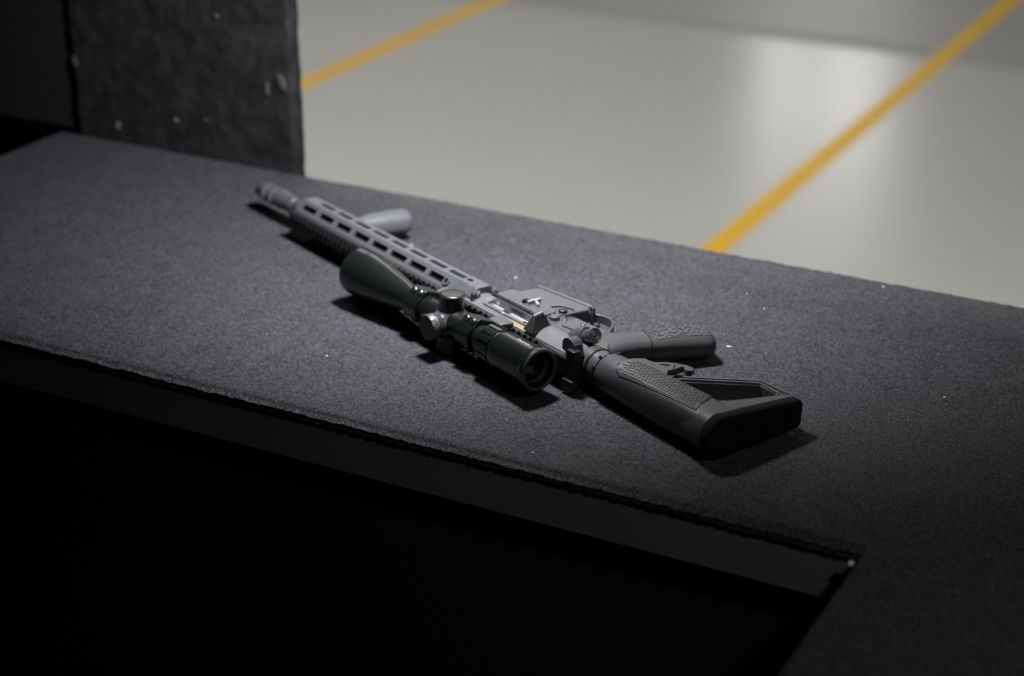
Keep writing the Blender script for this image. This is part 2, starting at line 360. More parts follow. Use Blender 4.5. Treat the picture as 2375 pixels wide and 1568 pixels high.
# --- handguard: octagonal shell with slots
def octa(ap):                       # vertices (u, r); facet k between vertex k and k+1, facet centre at angle k*45 from +u towards +r
    rv = ap / math.cos(math.pi / 8)
    return [(rv * math.cos(R(45 * k - 22.5)), rv * math.sin(R(45 * k - 22.5))) for k in range(8)]
HX0, HX1 = 226, 566
out8, in8 = octa(21.5), octa(18.6)
hg = MB()
def facet_bar(k, f0, f1, x0, x1):
    o0, o1, i0, i1 = out8[k], out8[(k + 1) % 8], in8[k], in8[(k + 1) % 8]
    L = lambda p, q, t: (p[0] + (q[0] - p[0]) * t, p[1] + (q[1] - p[1]) * t)
    hg.prism([L(o0, o1, f0), L(o0, o1, f1), L(i0, i1, f1), L(i0, i1, f0)], x0, x1, 'ur')
for k in range(8):
    if k == 0: facet_bar(k, 0, 1, HX0, HX1); continue
    first = 263 if k in (1, 3, 5, 7) else 243
    facet_bar(k, 0, .29, HX0, HX1); facet_bar(k, .71, 1, HX0, HX1)
    edges = [HX0]
    for i in range(8):
        c = first + 40 * i
        if c + 16 < HX1 - 4: edges += [c - 16, c + 16]
    edges.append(HX1)
    for j in range(0, len(edges), 2): facet_bar(k, .29, .71, edges[j], edges[j + 1])
handguard = hg.build('handguard', 'anod', rifle, smooth=20)
MB().lathe([(224, 17.2), (562, 17.2)], (0, 0, 0), (1, 0, 0), 32).build('inner_sleeve', 'hole', handguard)
def rail(x0, x1, first, name, parent, plain_to=None, u0=20):
    b = MB(); b.prism([(u0, -9), (24.5, -8), (26, -9.6), (28, -9.6), (28, 9.6), (26, 9.6), (24.5, 8), (u0, 9)], x0, x1, 'ur')
    tooth = [(27.6, -10.4), (29.4, -10.4), (31.2, -8.6), (31.2, 8.6), (29.4, 10.4), (27.6, 10.4), (26, 8.9), (26, -8.9)]
    s = first
    edges = []
    if plain_to: b.prism(tooth, x0, plain_to, 'ur')
    while s < x1:
        a, c = max(s + 2.6, x0), min(s + 7.4, x1)
        if c - a > 1 and (not plain_to or a >= plain_to - 3): b.prism(tooth, a, c, 'ur')
        s += 10
    return b.build(name, 'dark', parent, smooth=20)
rail(HX0 - 20, HX1 + 1, 199, 'handguard_rail', handguard)
# rear clamp collar over the barrel nut, with its screw boss and oval hole
cl = MB(); oc = octa(22.6)
cl.prism(oc, 206, 229, 'ur', top=octa(22.2))
cl.prism([(-20, 10), (-9.3, 22.4), (9.3, 22.4), (18.5, 13), (18.5, 8), (-20, 6)], 194, 207, 'ur'); cl.prism([(10, 21), (19.5, 12), (18.8, 8), (9, 15)], 187, 195, 'ur'); cl.prism([(-12, 20), (-20, 11), (-20, 7), (-9, 15)], 188, 195, 'ur')
cl.build('clamp_collar', 'anod', handguard, bevel=1.0, label='smooth grey clamp collar at the rear of the handguard')
MB().lathe([(0, 5.5), (2.2, 5.5), (2.4, 3.4), (.6, 3.2)], (244, 15.2, 15.2), (0, 1, 1), 24).build('screw_boss', 'anod', handguard)
MB().lathe([(0, 2.9), (1.9, 2.9)], (244, 15.2, 15.2), (0, 1, 1), 20).build('screw', 'hole', handguard)
MB().prism(superellipse(219, 1, 4.8, 2.6, 2, 20), 21.8, 22.9, 'xu').build('screw_hole', 'hole', handguard)
MB().lathe([(-8, 4), (17, 4), (18.5, 3.2), (19.4, 2.2)], (191, 16, 0), (0, 0, 1), 20).build('clamp_screw', 'dark', handguard)

# --- foregrip
def axis_loft(b, secs, n=36, e=2.6, tilt=None):
    """secs: (x, u, half depth, half thickness, r centre); sections perpendicular to the axis in the x-u plane"""
    rings = []
    for i, s_ in enumerate(secs):
        a = secs[max(i - 1, 0)]; c = secs[min(i + 1, len(secs) - 1)]
        t = tilt or Vector((c[0] - a[0], c[1] - a[1])).normalized(); p = Vector((-t[1], t[0]))
        rings.append([(s_[0] + p.x * q[0], s_[1] + p.y * q[0], s_[4] + q[1]) for q in superellipse(0, 0, s_[2], s_[3], e, n)])
    return b.loft(rings)
fg = MB()
axis_loft(fg, [(494, -19, 17, 9, 0), (494, -25, 17, 9, 0), (493.5, -27, 12, 10, 0), (493, -34, 12, 11, 0), (492, -39, 15.5, 14, -1), (490, -62, 16, 14.5, -1), (487.5, -86, 17, 15, -1), (487, -92, 16.5, 14.5, -1), (486.6, -96, 13.5, 12, -1)], tilt=Vector((-.09, -.996)))
fg.build('foregrip', 'fore', rifle, bevel=1.2)

# --- upper receiver
FULL = [(-13, -10.5), (-8, -13), (-2, -14.6), (8, -14.6), (15, -12.6), (20.5, -9.6), (22, -9.2), (22, 9.2), (20.5, 9.6), (15, 12.6), (8, 14.6), (-2, 14.6), (-8, 13), (-13, 10.5)]
CUT = FULL[:8] + [(20.5, 9.6), (15.2, 12.55), (15.2, 5), (-1.4, 5), (-1.4, 14.6), (-8, 13), (-13, 10.5)]
ur = MB(); ur.prism(FULL, 4, 97, 'ur'); ur.prism(FULL, 171, 206, 'ur'); ur.prism(CUT, 97, 171, 'ur')
for x, s_ in ((97, 1), (171, -1)):      # rounded port corners
    for uu, su in ((-1.4, 1), (15.2, -1)):
        ur.prism([(x, uu), (x + s_ * 5, uu), (x + s_ * 1.6, uu + su * 1.8), (x, uu + su * 5)], 9, 13.4, 'xu')
upper = ur.build('upper_receiver', 'recvb', rifle, smooth=30)
rail(6, 205, 109 - 100, 'receiver_rail', upper, plain_to=56)
# raised lip round the ejection port
lip = MB()
for pts in ([(95, 16.3, 12.4), (173, 16.3, 12.4)], [(95, -2.4, 14.9), (173, -2.4, 14.9)]): lip.tube(pts, .7, .7)
lip.tube([(172.6, 16.3, 12.4), (172.6, -2.4, 14.9)], .7, .7)
lip.build('port_lip', 'recv', upper, bevel=.3)
# brass deflector
df = MB()
base = [(71.2, 25, 12), (91, 24.4, 12), (90, -7, 12.5), (80, -7, 12.5)]; ridge = [(76.0, 21.0, 31.0), (79.5, 20.5, 31.0), (82.5, 6.5, 31.5), (79, 6.0, 31.5)]
df.loft([base, ridge]); df.build('brass_deflector', 'poly', upper, bevel=.8, label='wedge-shaped shell deflector behind the ejection port')
MB().tube([(77.7, 21.0, 31.4), (80.8, 6.2, 31.9)], .35, 1.0).build('deflector_edge', 'screw', upper)
# forward assist housing and button
fa = MB(); ax = Vector((-.90, .10, .40)).normalized(); P0 = Vector((9.5, -8.5, 26.5))
fa.lathe([(-52, 3), (-44, 8.5), (-34, 10), (-20, 10.2), (-16.5, 10.2)], P0, ax, 32); fa.lathe([(-18, 7.2), (-7, 7.2)], P0, ax, 28)
fam = fa.build('forward_assist', 'recv', rifle, bevel=.4)
MB().lathe([(-8, 5), (-7, 8.3), (-1.2, 8.6), (0, 7.9), (0, 7.0), (-.4, 6.7), (-.4, 6.1), (0, 5.8), (0, 4.9), (-.4, 4.6), (-.4, 4.0), (0, 3.7), (0, 2.8), (-.4, 2.5), (-.4, 1.9), (0, 1.6), (.1, .3)], P0, ax, 36).build('push_button', 'recv', fam, smooth=50)
# bolt carrier seen through the port
bc = MB(); bc.lathe([(92, 7.6), (134, 7.6), (134.6, 6.8), (137, 6.8), (137.5, 5.6), (147, 5.6), (147.5, 7.4), (172, 7.4)], (0, 6.5, 4.2), (1, 0, 0), 32)
bcm = bc.build('bolt_carrier', 'steel', rifle)
MB().box((122, 1, 9), (146, 7, 11.6)).box((100, 8.2, 9.3), (108, 10.4, 12.2)).build('carrier_recess', 'dark', bcm)
# dust cover hanging open, hinge rod, latch
dc = MB()
dcp = [(105, -12), (186, -12), (186, -34), (182, -37), (112, -38), (106, -32)]
dc.prism(dcp, 13.6, 15.2)
dcm = dc.build('dust_cover', 'anod', rifle, bevel=.5)
MB().prism([(111, -17), (181, -17), (181, -33), (179, -34.5), (114, -35), (111, -31)], 15.2, 15.5).build('cover_panel', 'recv', dcm, bevel=.1)
MB().lathe([(98, 2.3), (186, 2.3)], (0, -6.8, 15.2), (1, 0, 0), 16).lathe([(118, 3.1), (160, 3.1)], (0, -6.8, 15.2), (1, 0, 0), 16).build('hinge_rod', 'dark', dcm)
MB().box((104, -12, 13), (186, -8.6, 14.6)).build('hinge_leaf', 'dark', dcm, bevel=.3)
la = MB(); la.box((138, -38, 15.4), (141.5, -20, 19.5)); la.prism([(139, -29), (128, -24), (126.5, -26.5), (138, -32)], 15.4, 18.6); la.build('cover_latch', 'latch', dcm, bevel=.4)
MB().prism(superellipse(146, -22, 3.2, 4.6, 2, 16), 15.3, 18.2).build('latch_spring', 'hole', dcm)

# --- charging handle
ch = MB(); ch.box((-4, 20, -20), (9, 31, 20)); ch.box((5, 14, -6), (40, 20, 6))
chm = ch.build('charging_handle', 'dark', rifle, bevel=1.2)
lt = [(22, 15), (22, 23)] + [(12.5 + 9.5 * math.cos(R(t)), 22 + 7 * math.sin(R(t))) for t in range(12, 160, 12)]
for i in range(4): lt += [(2.2 - i * .9, 23.4 - i * 2.5), (3.6 - i * .9, 22.6 - i * 2.5)]
lt += [(-1.5, 12), (4, 9), (14, 9), (17, 13)]
MB().prism(lt, 13.5, 25.5, 'xr').build('charging_latch', 'poly', chm, bevel=.5)
MB().prism([(10, -12), (-6, -12), (-7, -19), (-4, -25), (5, -27), (11, -23)], 23, 34, 'xr').build('charging_latch', 'dark', chm, bevel=1.0)

# --- lower receiver
lw = MB()
lw.prism([(205, -13), (205, -20), (196, -27), (180, -30), (100, -44), (94, -49.5), (56, -51.5), (44, -53), (32, -48), (16, -36), (3, -23), (-5, -14), (-5, -8), (6, -8), (16, -13)], -11, 11)
lw.lathe([(-7, 17.6), (6, 17.6)], (0, 0, 0), (1, 0, 0), 40)
lw.prism([(6, 16), (-6, 16), (-6, -20), (14, -20)], -9, 9)
lower = lw.build('lower_receiver', 'recv', rifle, bevel=2.2, seg=3)
mg = MB(); ot = [(185, -20), (180, -68), (176, -70), (104, -80), (97, -74), (99, -50), (104, -20)]
mg.prism(ot, -13, 13); mg.build('magazine_well', 'recv', lower, bevel=1.8, seg=3)
rm = MB()
rm.tube([(183, -68.5, 12.2), (100, -80.5, 12.2)], 2.4, 2.2); rm.tube([(183, -68.5, -12.2), (100, -80.5, -12.2)], 2.4, 2.2)
rm.tube([(182.5, -70, -12), (182.5, -70, 12)], 2.0, 2.0, (1, 0, 0)); rm.tube([(100, -81.5, -13), (100, -81.5, 13)], 2.0, 2.0, (1, 0, 0))
rm.build('magazine_well_rim', 'anod', lower, bevel=.8)
# magazine release with its guard fence
MB().lathe([(10, 5), (15.5, 5), (16.3, 4)], (106, -43, 0), (0, 0, 1), 24).build('magazine_release', 'dark', lower, bevel=.3)
fe = MB(); fe.tube([(124, -40, 13.6), (120, -52, 13.6), (104, -57, 13.6), (94, -52, 13.6), (95, -38, 13.6)], 1.6, 1.1); fe.build('release_fence', 'recv', lower, bevel=.5)
MB().lathe([(9, 6), (14.5, 6), (15.5, 5)], (98, -25, 0), (0, 0, 1), 24).build('bolt_catch_boss', 'recv', lower, bevel=.4)
for x, uu, rad in ((90, -33, 1.9), (68, -41, 1.9)):
    MB().lathe([(9, 3.6), (11.15, 3.6)], (x, uu, 0), (0, 0, 1), 20).build('pin_recess', 'dark', lower)
    MB().lathe([(9, rad), (11.5, rad), (11.9, rad * .6)], (x, uu, 0), (0, 0, 1), 16).build('pin', 'screw', lower)
MB().lathe([(9, 3.6), (12.2, 3.6), (12.8, 2.6)], (24, -21, 0), (0, 0, 1), 20).build('takedown_pin', 'dark', lower)
MB().lathe([(9, 3.6), (12.6, 3.6), (13.2, 2.6)], (190, -21, 0), (0, 0, 1), 20).build('pivot_pin', 'dark', lower)
MB().tube([(78, -20, 11.1), (62, -22.5, 11.1)], .5, .8).build('selector_groove', 'hole', lower)
# trigger guard and trigger
tg = [(104, -72, 0), (103, -78, 0), (98, -84.5, 0), (91, -88.5, 0), (82, -89.5, 0), (74, -88, 0), (67, -83.5, 0), (60, -76, 0), (54, -68, 0), (48, -60, 0)]
MB().tube(tg, 5.2, 1.3).build('trigger_guard', 'recv', rifle, bevel=.7)
MB().tube([(74, -50, 0), (73, -58, 0), (75, -66, 0), (80, -73, 0)], 3.4, 2.2).build('trigger', 'dark', rifle, bevel=.8)

# --- pistol grip
GS = [(27, -30, 25, 11.2, 0), (25, -40, 24.5, 12.6, 0), (20.5, -54, 21.5, 13.2, 0), (15, -66, 19, 13.5, 0), (11, -76, 19, 13.8, 0), (7.5, -86, 20.5, 14.4, 0), (2, -103, 22, 15.2, 0), (-5, -124, 23.5, 15.4, -.5), (-11, -140, 24.5, 15.0, -1), (-13.5, -146.5, 24.0, 14.2, -1), (-15, -150, 20.5, 11, -1)]
GT = Vector((-.315, -.949)); GE = 2.5
gp = MB(); axis_loft(gp, GS, 44, GE, GT)
grip = gp.build('pistol_grip', 'poly', rifle, smooth=50)
MB().loft([[(s_[0] + .949 * q[0], s_[1] - .315 * q[0], q[1]) for q in superellipse(0, 0, 19.9, 14.5, GE, 44)] for s_ in ((9.6, -79.5), (9.2, -80.7))]).build('grip_seam', 'dark', grip)
def grip_surface(t, q):
    """t: position along the grip sections (float index), q: offset towards the front; returns (x, u, r) on the right side"""
    i = min(int(t), len(GS) - 2); f = t - i; s_ = [GS[i][k] + (GS[i + 1][k] - GS[i][k]) * f for k in range(5)]
    z = s_[3] * max(1 - min(abs(q / s_[2]), .999) ** GE, 0) ** (1 / GE)
    return (s_[0] + .949 * q, s_[1] - .315 * q, s_[4] + z)
def cell(b, P, corners, h):
    """a raised tile: corners (list of 2-D points) mapped by P to the surface, lifted by h"""
    c = (sum(p[0] for p in corners) / len(corners), sum(p[1] for p in corners) / len(corners)); n = len(corners)
    lo_ = [P(*p) for p in corners]; hi = [P(c[0] + (p[0] - c[0]) * .86, c[1] + (p[1] - c[1]) * .86) for p in corners]
    vs = [(p[0], p[1], p[2] - .6) for p in lo_] + [(p[0], p[1], p[2] + h) for p in hi]
    b.add(vs, [tuple(range(n, 2 * n))] + [(i, (i + 1) % n, n + (i + 1) % n, n + i) for i in range(n)])
gt = MB(); rows = 14
for k in range(rows):                                           # zig-zag bands of raised blocks
    for j in range(13):
        q0 = -15.4 + j * 2.72; t0 = 4.5 + k * .345; z0 = .17 * (abs((j % 6) - 3) - 1.5); z1 = .17 * (abs(((j + 1) % 6) - 3) - 1.5)
        if random.random() < .12: continue
        a, b_ = t0 + z0, t0 + z1; L = .27 + (.06 if random.random() < .3 else 0)
        if max(a, b_) + L > 8.9 or a < 4.55 + max(0, (4 - j)) * .09: continue
        cell(gt, grip_surface, [(a, q0 + .25), (b_, q0 + 2.5), (b_ + L, q0 + 2.5), (a + L, q0 + .25)], .75)
gt.build('grip_texture', 'pad', grip, smooth=20)

# --- buffer tube, end plate, castle nut
MB().lathe([(-185, 14.6), (-4, 14.6)], (0, 0, 0), (1, 0, 0), 32).build('buffer_tube', 'dark', rifle)
ep = MB(); ep.lathe([(-9.5, 19.2), (-6.6, 19.2)], (0, 0, 0), (1, 0, 0), 40); ep.prism([(-4, 9), (-30, 9), (-34, 0), (-30, -9), (-4, -9)], -9.5, -6.6, 'ur'); ep.build('end_plate', 'dark', rifle, bevel=.5)
cn = MB(); cn.lathe([(-21.5, 16.5), (-21, 17.6), (-10, 18.2), (-9.5, 17.2)], (0, 0, 0), (1, 0, 0), 44); cnm = cn.build('castle_nut', 'recv', rifle, bevel=.3)
for t in (18, 63, 108, 153, 198, 243, 288, 333):
    c_, s_ = math.cos(R(t)), math.sin(R(t))
    MB().lathe([(16, 2.0), (18.35, 2.0)], (-19.5, 0, 0), (0, c_, s_), 10).build('notch', 'hole', cnm)

# --- stock
SS = [(-24.5, 0, 17.5, 17.5, 2.0), (-25, 0, 20, 19.4, 2.0), (-30, 0, 21, 20, 2.1), (-50, 0, 21.5, 20, 2.5), (-80, 0, 22.5, 20.2, 3.0), (-120, .5, 23.5, 20.4, 3.2), (-160, 0, 24.5, 20.6, 3.2), (-178, -.5, 26, 20.8, 2.9), (-197, -1, 29, 21, 2.4)]
st = MB()
st.loft([[(s_[0], q[0], q[1]) for q in superellipse(s_[1], 0, s_[2], s_[3], s_[4], 48)] for s_ in SS])
stock = st.build('stock', 'poly', rifle, smooth=40)
def butt_section(heel_c, heel_r, toe, w_toe, k=0.0):
    pts = []
    for i in range(17):
        t = -math.pi / 2 + math.pi * i / 16
        pts.append((heel_c + (heel_r - k) * math.cos(t), (heel_r - k) * math.sin(t)))
    hi_, lo_ = w_toe - k, w_toe + 1 - k; c1 = min(7, (heel_c - toe) * .3)
    pts += [((heel_c + toe + c1) / 2, (heel_r + w_toe) / 2 - k)]
    for i in range(0, 6):
        t = math.pi / 2 + math.pi / 2 * i / 5; pts.append((toe + c1 + (c1 - k) * math.cos(t), w_toe - c1 + (c1 - k) * math.sin(t)))
    for i in range(0, 6):
        t = math.pi + math.pi / 2 * i / 5; pts.append((toe + c1 + (c1 - k) * math.cos(t), -lo_ + c1 - k + (c1 - k) * math.sin(t)))
    pts += [((heel_c + toe + c1) / 2, -(heel_r + w_toe) / 2 + k)]
    return pts
BS = [(-150, 3, 19.5, -22, 12, 2), (-158, 3.5, 20.2, -27, 13.5, .8), (-165, 4.5, 20.6, -33, 14.5, 0), (-172, 5.5, 20.9, -46, 15, 0), (-178, 6.5, 21, -63, 15, 0), (-184, 7.5, 21.1, -83, 15, 0), (-189, 8, 21.2, -98, 15, 0), (-195.6, 8.5, 21.2, -99.5, 15, 0)]
MB().loft([[(x, q[0], q[1]) for q in butt_section(hc, hr, toe, wt, k)] for x, hc, hr, toe, wt, k in BS]).build('butt_body', 'poly', stock, smooth=40)
fs = MB()
fs.prism([(-84, -20), (-100, -22), (-108, -34), (-153, -92), (-181, -90), (-188, -99.5), (-148.5, -99.5), (-102, -40)], -12.5, 11)
fs.build('lower_strut', 'poly', stock, bevel=.6)
rg = MB()
rg.tube([(-100, -28, 12.2), (-107, -37, 12.2), (-151.5, -93.2, 12.2), (-179.5, -91.2, 12.2), (-184, -83, 12.2)], 1.6, 1.0)
rg.tube([(-98, -36, 12.0), (-105, -44, 12.0), (-148.5, -98.6, 12.0), (-186, -98.8, 12.0)], 1.6, 1.0)
rg.build('strut_ridge', 'pad', stock, bevel=.5)
# sling slot in the butt
MB().prism(superellipse(-171, -29, 4.6, 1.5, 2.6, 16), 13, 16.7).build('sling_slot', 'hole', stock)
# butt pad
bp = MB(); bp.loft([[(x, q[0], q[1]) for q in butt_section(8.5, 21.4, -99.8, 15.2, k)] for x, k in ((-195.5, .9), (-196.6, .1), (-203.5, 0), (-206, .8), (-207.2, 2.6))])
bpm = bp.build('butt_pad', 'butt', stock, smooth=45)
gr = MB()
for i in range(13):
    uu = 16 - i * 8.4; hw = 14 if uu > -60 else 11
    gr.tube([(-207.3, uu, -hw), (-207.3, uu, hw)], .9, .45, (0, 1, 0))
gr.build('butt_pad_ribs', 'butt', stock)
em = MB()                       # small embossed emblem on the butt pad: an open, folded frame
for p, q in (((-25.5, 12.5), (-25.5, 4.0)), ((-25.5, 4.0), (-18.0, 3.6)), ((-18.0, 3.6), (-18.0, 8.0)), ((-25.5, 12.5), (-18.5, 4.2)), ((-22.2, 4.0), (-22.2, 8.2))):
    em.tube([(-207.6, p[0], p[1]), (-207.6, q[0], q[1])], .5, .5, (1, 0, 0))
em.build('embossed_mark', 'dark', stock)
# textured cheek panel
pan = [(-48, -4), (-50, 8), (-55, 15), (-64, 18), (-174, 16.2), (-172, 9), (-165, -8), (-160, -20), (-152, -21.3), (-92, -20.5), (-64, -18.5), (-53, -13)]
def stock_surface(x, uu):
    for i in range(len(SS) - 1):
        if SS[i][0] >= x >= SS[i + 1][0]:
            f = (x - SS[i][0]) / (SS[i + 1][0] - SS[i][0]); s_ = [SS[i][k] + (SS[i + 1][k] - SS[i][k]) * f for k in range(5)]; break
    else: s_ = SS[-1]
    z = max(1 - min(abs((uu - s_[1]) / s_[2]), .999) ** s_[4], 0) ** (1 / s_[4])
    return (x, uu, s_[3] * z)
def inside(pt, poly):
    c = False; n = len(poly)
    for i in range(n):
        (x1, y1), (x2, y2) = poly[i], poly[(i + 1) % n]
        if (y1 > pt[1]) != (y2 > pt[1]) and pt[0] < (x2 - x1) * (pt[1] - y1) / (y2 - y1) + x1: c = not c
    return c
pb = MB(); cols = []
def span(x):
    us = []
    for i in range(len(pan)):
        (x1, u1), (x2, u2) = pan[i], pan[(i + 1) % len(pan)]
        if (x1 > x) != (x2 > x): us.append(u1 + (u2 - u1) * (x - x1) / (x2 - x1))
    return min(us), max(us)
for i in range(86):
    x = -48.05 - i * (173.9 - 48.05) / 85; u0, u1 = span(x)
    top = [stock_surface(x, u0 + (u1 - u0) * j / 16) for j in range(17)]
    cols.append([(x, u0, top[0][2] - 1.2)] + [(p[0], p[1], p[2] + .9) for p in top] + [(x, u1, top[-1][2] - 1.2)])
pb.loft(cols)
cheek = pb.build('cheek_panel', 'pad', stock, smooth=60)
tl = MB()
def S2(x, uu): p = stock_surface(x, uu); return (p[0], p[1], p[2] + .9)
skip = set()
for j in range(11):
    for i in range(27):
        x = -49 - i * 4.7 - (2.35 if j % 2 else 0); uu = -20 + j * 3.55
        if (i, j) in skip: continue
        wx = 4.7 if random.random() > .16 else 9.4
        if wx > 5: skip.add((i + 1, j))
        cs = [(x - .45, uu + 1.2), (x - .45, uu + 2.2), (x - 1.2, uu + 3.1), (x - wx + 1.1, uu + 3.1), (x - wx + .35, uu + 2.2), (x - wx + .35, uu + 1.2), (x - wx + 1.1, uu + .3), (x - 1.2, uu + .3)]
        if not inside((x - wx / 2, uu + 1.7), pan) or x - wx < -173 or x > -49.5: continue
        cl2 = []
        for cx_, cu_ in cs:
            a0, a1 = span(cx_); cl2.append((cx_, min(max(cu_, a0 + .5), a1 - .5)))
        if max(c[1] for c in cl2) - min(c[1] for c in cl2) > 1.2: cell(tl, S2, cl2, .75)
tl.build('cheek_texture', 'pad', stock, smooth=20)
gv = MB(); ring_pts = []
for x, uu in [(-56, -15.5), (-51.5, -11), (-47, -4), (-49, 8.6), (-54.4, 16), (-63.8, 19)] + [(-64 - k * 11.02, 19.1 - k * .18) for k in range(1, 11)] + [(-175, 17), (-173, 9), (-166, -8), (-161.2, -20)]:
    p = stock_surface(x, uu); ring_pts.append((p[0], p[1], p[2] - .15))
gv.tube(ring_pts, .35, .75); gv.build('panel_edge_shade', 'hole', stock)  # dark strip standing in for the shade along the cheek panel's edge
# release lever under the stock
lv = [(-24, -22), (-27, -33), (-33, -42), (-40, -42), (-46, -44), (-52.5, -55.5), (-61, -62.5), (-69, -67), (-76, -69), (-82.5, -67), (-84, -62), (-80, -57.5), (-74.5, -59), (-73, -62.5), (-70, -62), (-70.5, -56), (-72, -48), (-70, -42), (-80, -30), (-84, -20)]
lev = MB(); lev.prism(lv, 3, 8.6); lev.build('release_lever', 'poly', stock, bevel=.6)
MB().prism([(-60, -22), (-52, -54), (-61, -61), (-76, -67), (-81, -65), (-82, -60), (-73, -50), (-86, -22)], -9, 3.2).build('lever_web', 'poly', stock, bevel=.8)
MB().prism(superellipse(-57.5, -48, 2.0, 5.6, 2.4, 20), 6, 8.75).build('lever_slot', 'hole', stock)
bpy.data.objects['lever_slot'].data.transform(Matrix.Translation((-.0575, -.048, 0)) @ Matrix.Rotation(R(-38), 4, 'Z') @ Matrix.Translation((.0575, .048, 0)))
MB().tube([(-62, -58, 8.6), (-72, -47, 8.6)], .3, .5).build('lever_groove', 'hole', stock)
# sling socket below the castle nut
MB().lathe([(0, 5.6), (9, 5.6), (9, 3.8), (2, 3.8)], (-24, -21, -3), (-.2, -.4, .9), 24).build('sling_socket', 'dark', rifle)

# ------------------------------------------------------------------ scope and its mounts
SU, SR = 65.0, 3.5
def SL(prof, seg=48): return MB().lathe(prof, (0, SU, SR), (1, 0, 0), seg)
scope = SL([(98, 15), (103, 15), (146, 15), (152, 17), (158, 18.6), (172, 18.6), (178, 17), (185, 15), (243, 15), (250, 16), (262, 18), (300, 24.3), (322, 27.4), (331, 28.1), (349, 28.1), (350.5, 27.2), (350.5, 25.6), (342, 25.2), (330, 24)]).build('scope', 'scope', rifle, smooth=30)
SL([(329, 28.25), (329.6, 28.4), (330.4, 28.4), (331, 28.25)]).build('objective_seam', 'scope', scope)
SL([(338, 25.4), (338.8, 25.4)]).build('objective_lens', 'lens', scope)
eye = SL([(22, 17.2), (17, 18.2), (9.3, 19.0), (8.2, 19.6), (8, 21.2), (8.8, 22.6), (12, 23.1), (16.5, 23.1), (17.6, 22.2), (19, 22.0), (66, 21.4), (70.5, 21.2), (72, 20.6)], 56).build('eyepiece', 'scope', scope, smooth=40, label='scope eyepiece with small white script lettering')
MB().lathe([(9.6, 19.0), (8.2, 19.3), (7.6, 19.9), (7.5, 21.4), (8.1, 22.6), (9.4, 23.25)], (0, SU, SR), (1, 0, 0), 56, False).build('eyepiece_rim', 'rim', scope, smooth=60)
MB().lathe([(17.5, 18.0), (15.8, 17.4), (15.6, 16.4), (17.5, 15.6), (20.5, 15.2)], (0, SU, SR), (1, 0, 0), 48, False).build('lens_retainer', 'rim', scope, smooth=60)
ln = MB(); ln.lathe([(24, 17.0), (22.5, 14), (21.3, 10), (20.6, 5), (20.4, .05)], (0, SU, SR), (1, 0, 0), 48); ln.build('ocular_lens', 'lens', scope, smooth=60)
pr = SL([(72, 20.4), (73, 21.0), (95, 20.6), (97, 18), (99.5, 15)]); 
for i in range(14):
    t0, t1 = 2 * math.pi * i / 14 + .06, 2 * math.pi * (i + .62) / 14; rings = []
    for x in (74.5, 93.5):
        arc = [t0 + (t1 - t0) * k / 4 for k in range(5)]
        rings.append([(x, SU + 20.2 * math.cos(t), SR + 20.2 * math.sin(t)) for t in arc] + [(x, SU + 21.9 * math.cos(t), SR + 21.9 * math.sin(t)) for t in arc[::-1]])
    pr.loft(rings)
pr.build('power_ring', 'scope', scope, smooth=25)
tk = MB()
for i, L in enumerate((1.6, .8, .8, 1.6, .8, .8, 1.6)):
    t = R(-18 + i * 6.5 - 25); tk.tube([(69.5, SU + 21.35 * math.cos(t), SR + 21.35 * math.sin(t)), (69.5 - L, SU + 21.4 * math.cos(t), SR + 21.4 * math.sin(t))], .22, .22)
for i in range(4):
    t = R(-10 - i * 14); tk.tube([(21, SU + 22.0 * math.cos(t), SR + 22.0 * math.sin(t)), (19.6, SU + 22.0 * math.cos(t), SR + 22.0 * math.sin(t))], .3, .3)
tk.build('index_marks', 'print', scope)
def lettering():
    cu = bpy.data.curves.new('lettering', 'FONT'); cu.body = 'Discovery'; cu.size = 1; cu.shear = .35; cu.align_x = 'CENTER'; cu.extrude = .02
    t = bpy.data.objects.new('tmp', cu); col.objects.link(t); bpy.context.view_layer.update()
    me = bpy.data.meshes.new_from_object(t.evaluated_get(bpy.context.evaluated_depsgraph_get())); bpy.data.objects.remove(t)
    xs = [v.co.x for v in me.vertices]; wd = max(xs) - min(xs); k = 21.0 / wd
    for v in me.vertices:
        th = R(84) + v.co.y * k / 21.6; xx = 37 - v.co.x * k; rad = 22.12 - (xx - 19) * .6 / 47 + v.co.z * 2
        v.co = Vector((37 - v.co.x * k, SU + rad * math.cos(th), SR + rad * math.sin(th))) * .001
    me.materials.append(MT['print']); o = bpy.data.objects.new('lettering', me); col.objects.link(o); o.parent = scope
lettering()
# turrets
TX = 165
tb = MB()
tb.lathe([(8, 19.5), (13, 16.5), (16, 14.2), (18, 13.6)], (TX, SU, SR), (0, 1, 0), 40); tb.lathe([(8, 19.5), (12, 16.2), (14, 14.2), (16, 13.6)], (TX, SU, SR), (0, 0, 1), 40); tb.lathe([(8, 19.5), (12, 16.2), (15, 14.4)], (TX, SU, SR), (0, 0, -1), 40)
tb.build('turret_base', 'saddle', scope, smooth=50)
MB().lathe([(14, 12.8), (15, 13.7), (30.5, 13.7), (31, 13.2)], (TX, SU, SR), (0, 0, 1), 44).build('windage_cap', 'scope', scope)
MB().lathe([(30.6, 13.7), (31.2, 14.0), (32.6, 14.0), (33.4, 13.2), (33.7, 11.5), (33.9, .2)], (TX, SU, SR), (0, 0, 1), 44).build('windage_lid', 'lid', scope, smooth=40)
MB().lathe([(31.0, 13.95), (31.4, 14.2), (32.4, 14.2), (32.9, 13.9)], (TX, SU, SR), (0, 0, 1), 44, False).build('lid_rim_glint', 'screw', scope)  # bright ring standing in for the highlight on the lid's rim
MB().lathe([(17, 13.2), (18, 14.1), (24, 14.1), (24.4, 13.6)], (TX, SU, SR), (0, 1, 0), 44).build('elevation_cap', 'scopering', scope)
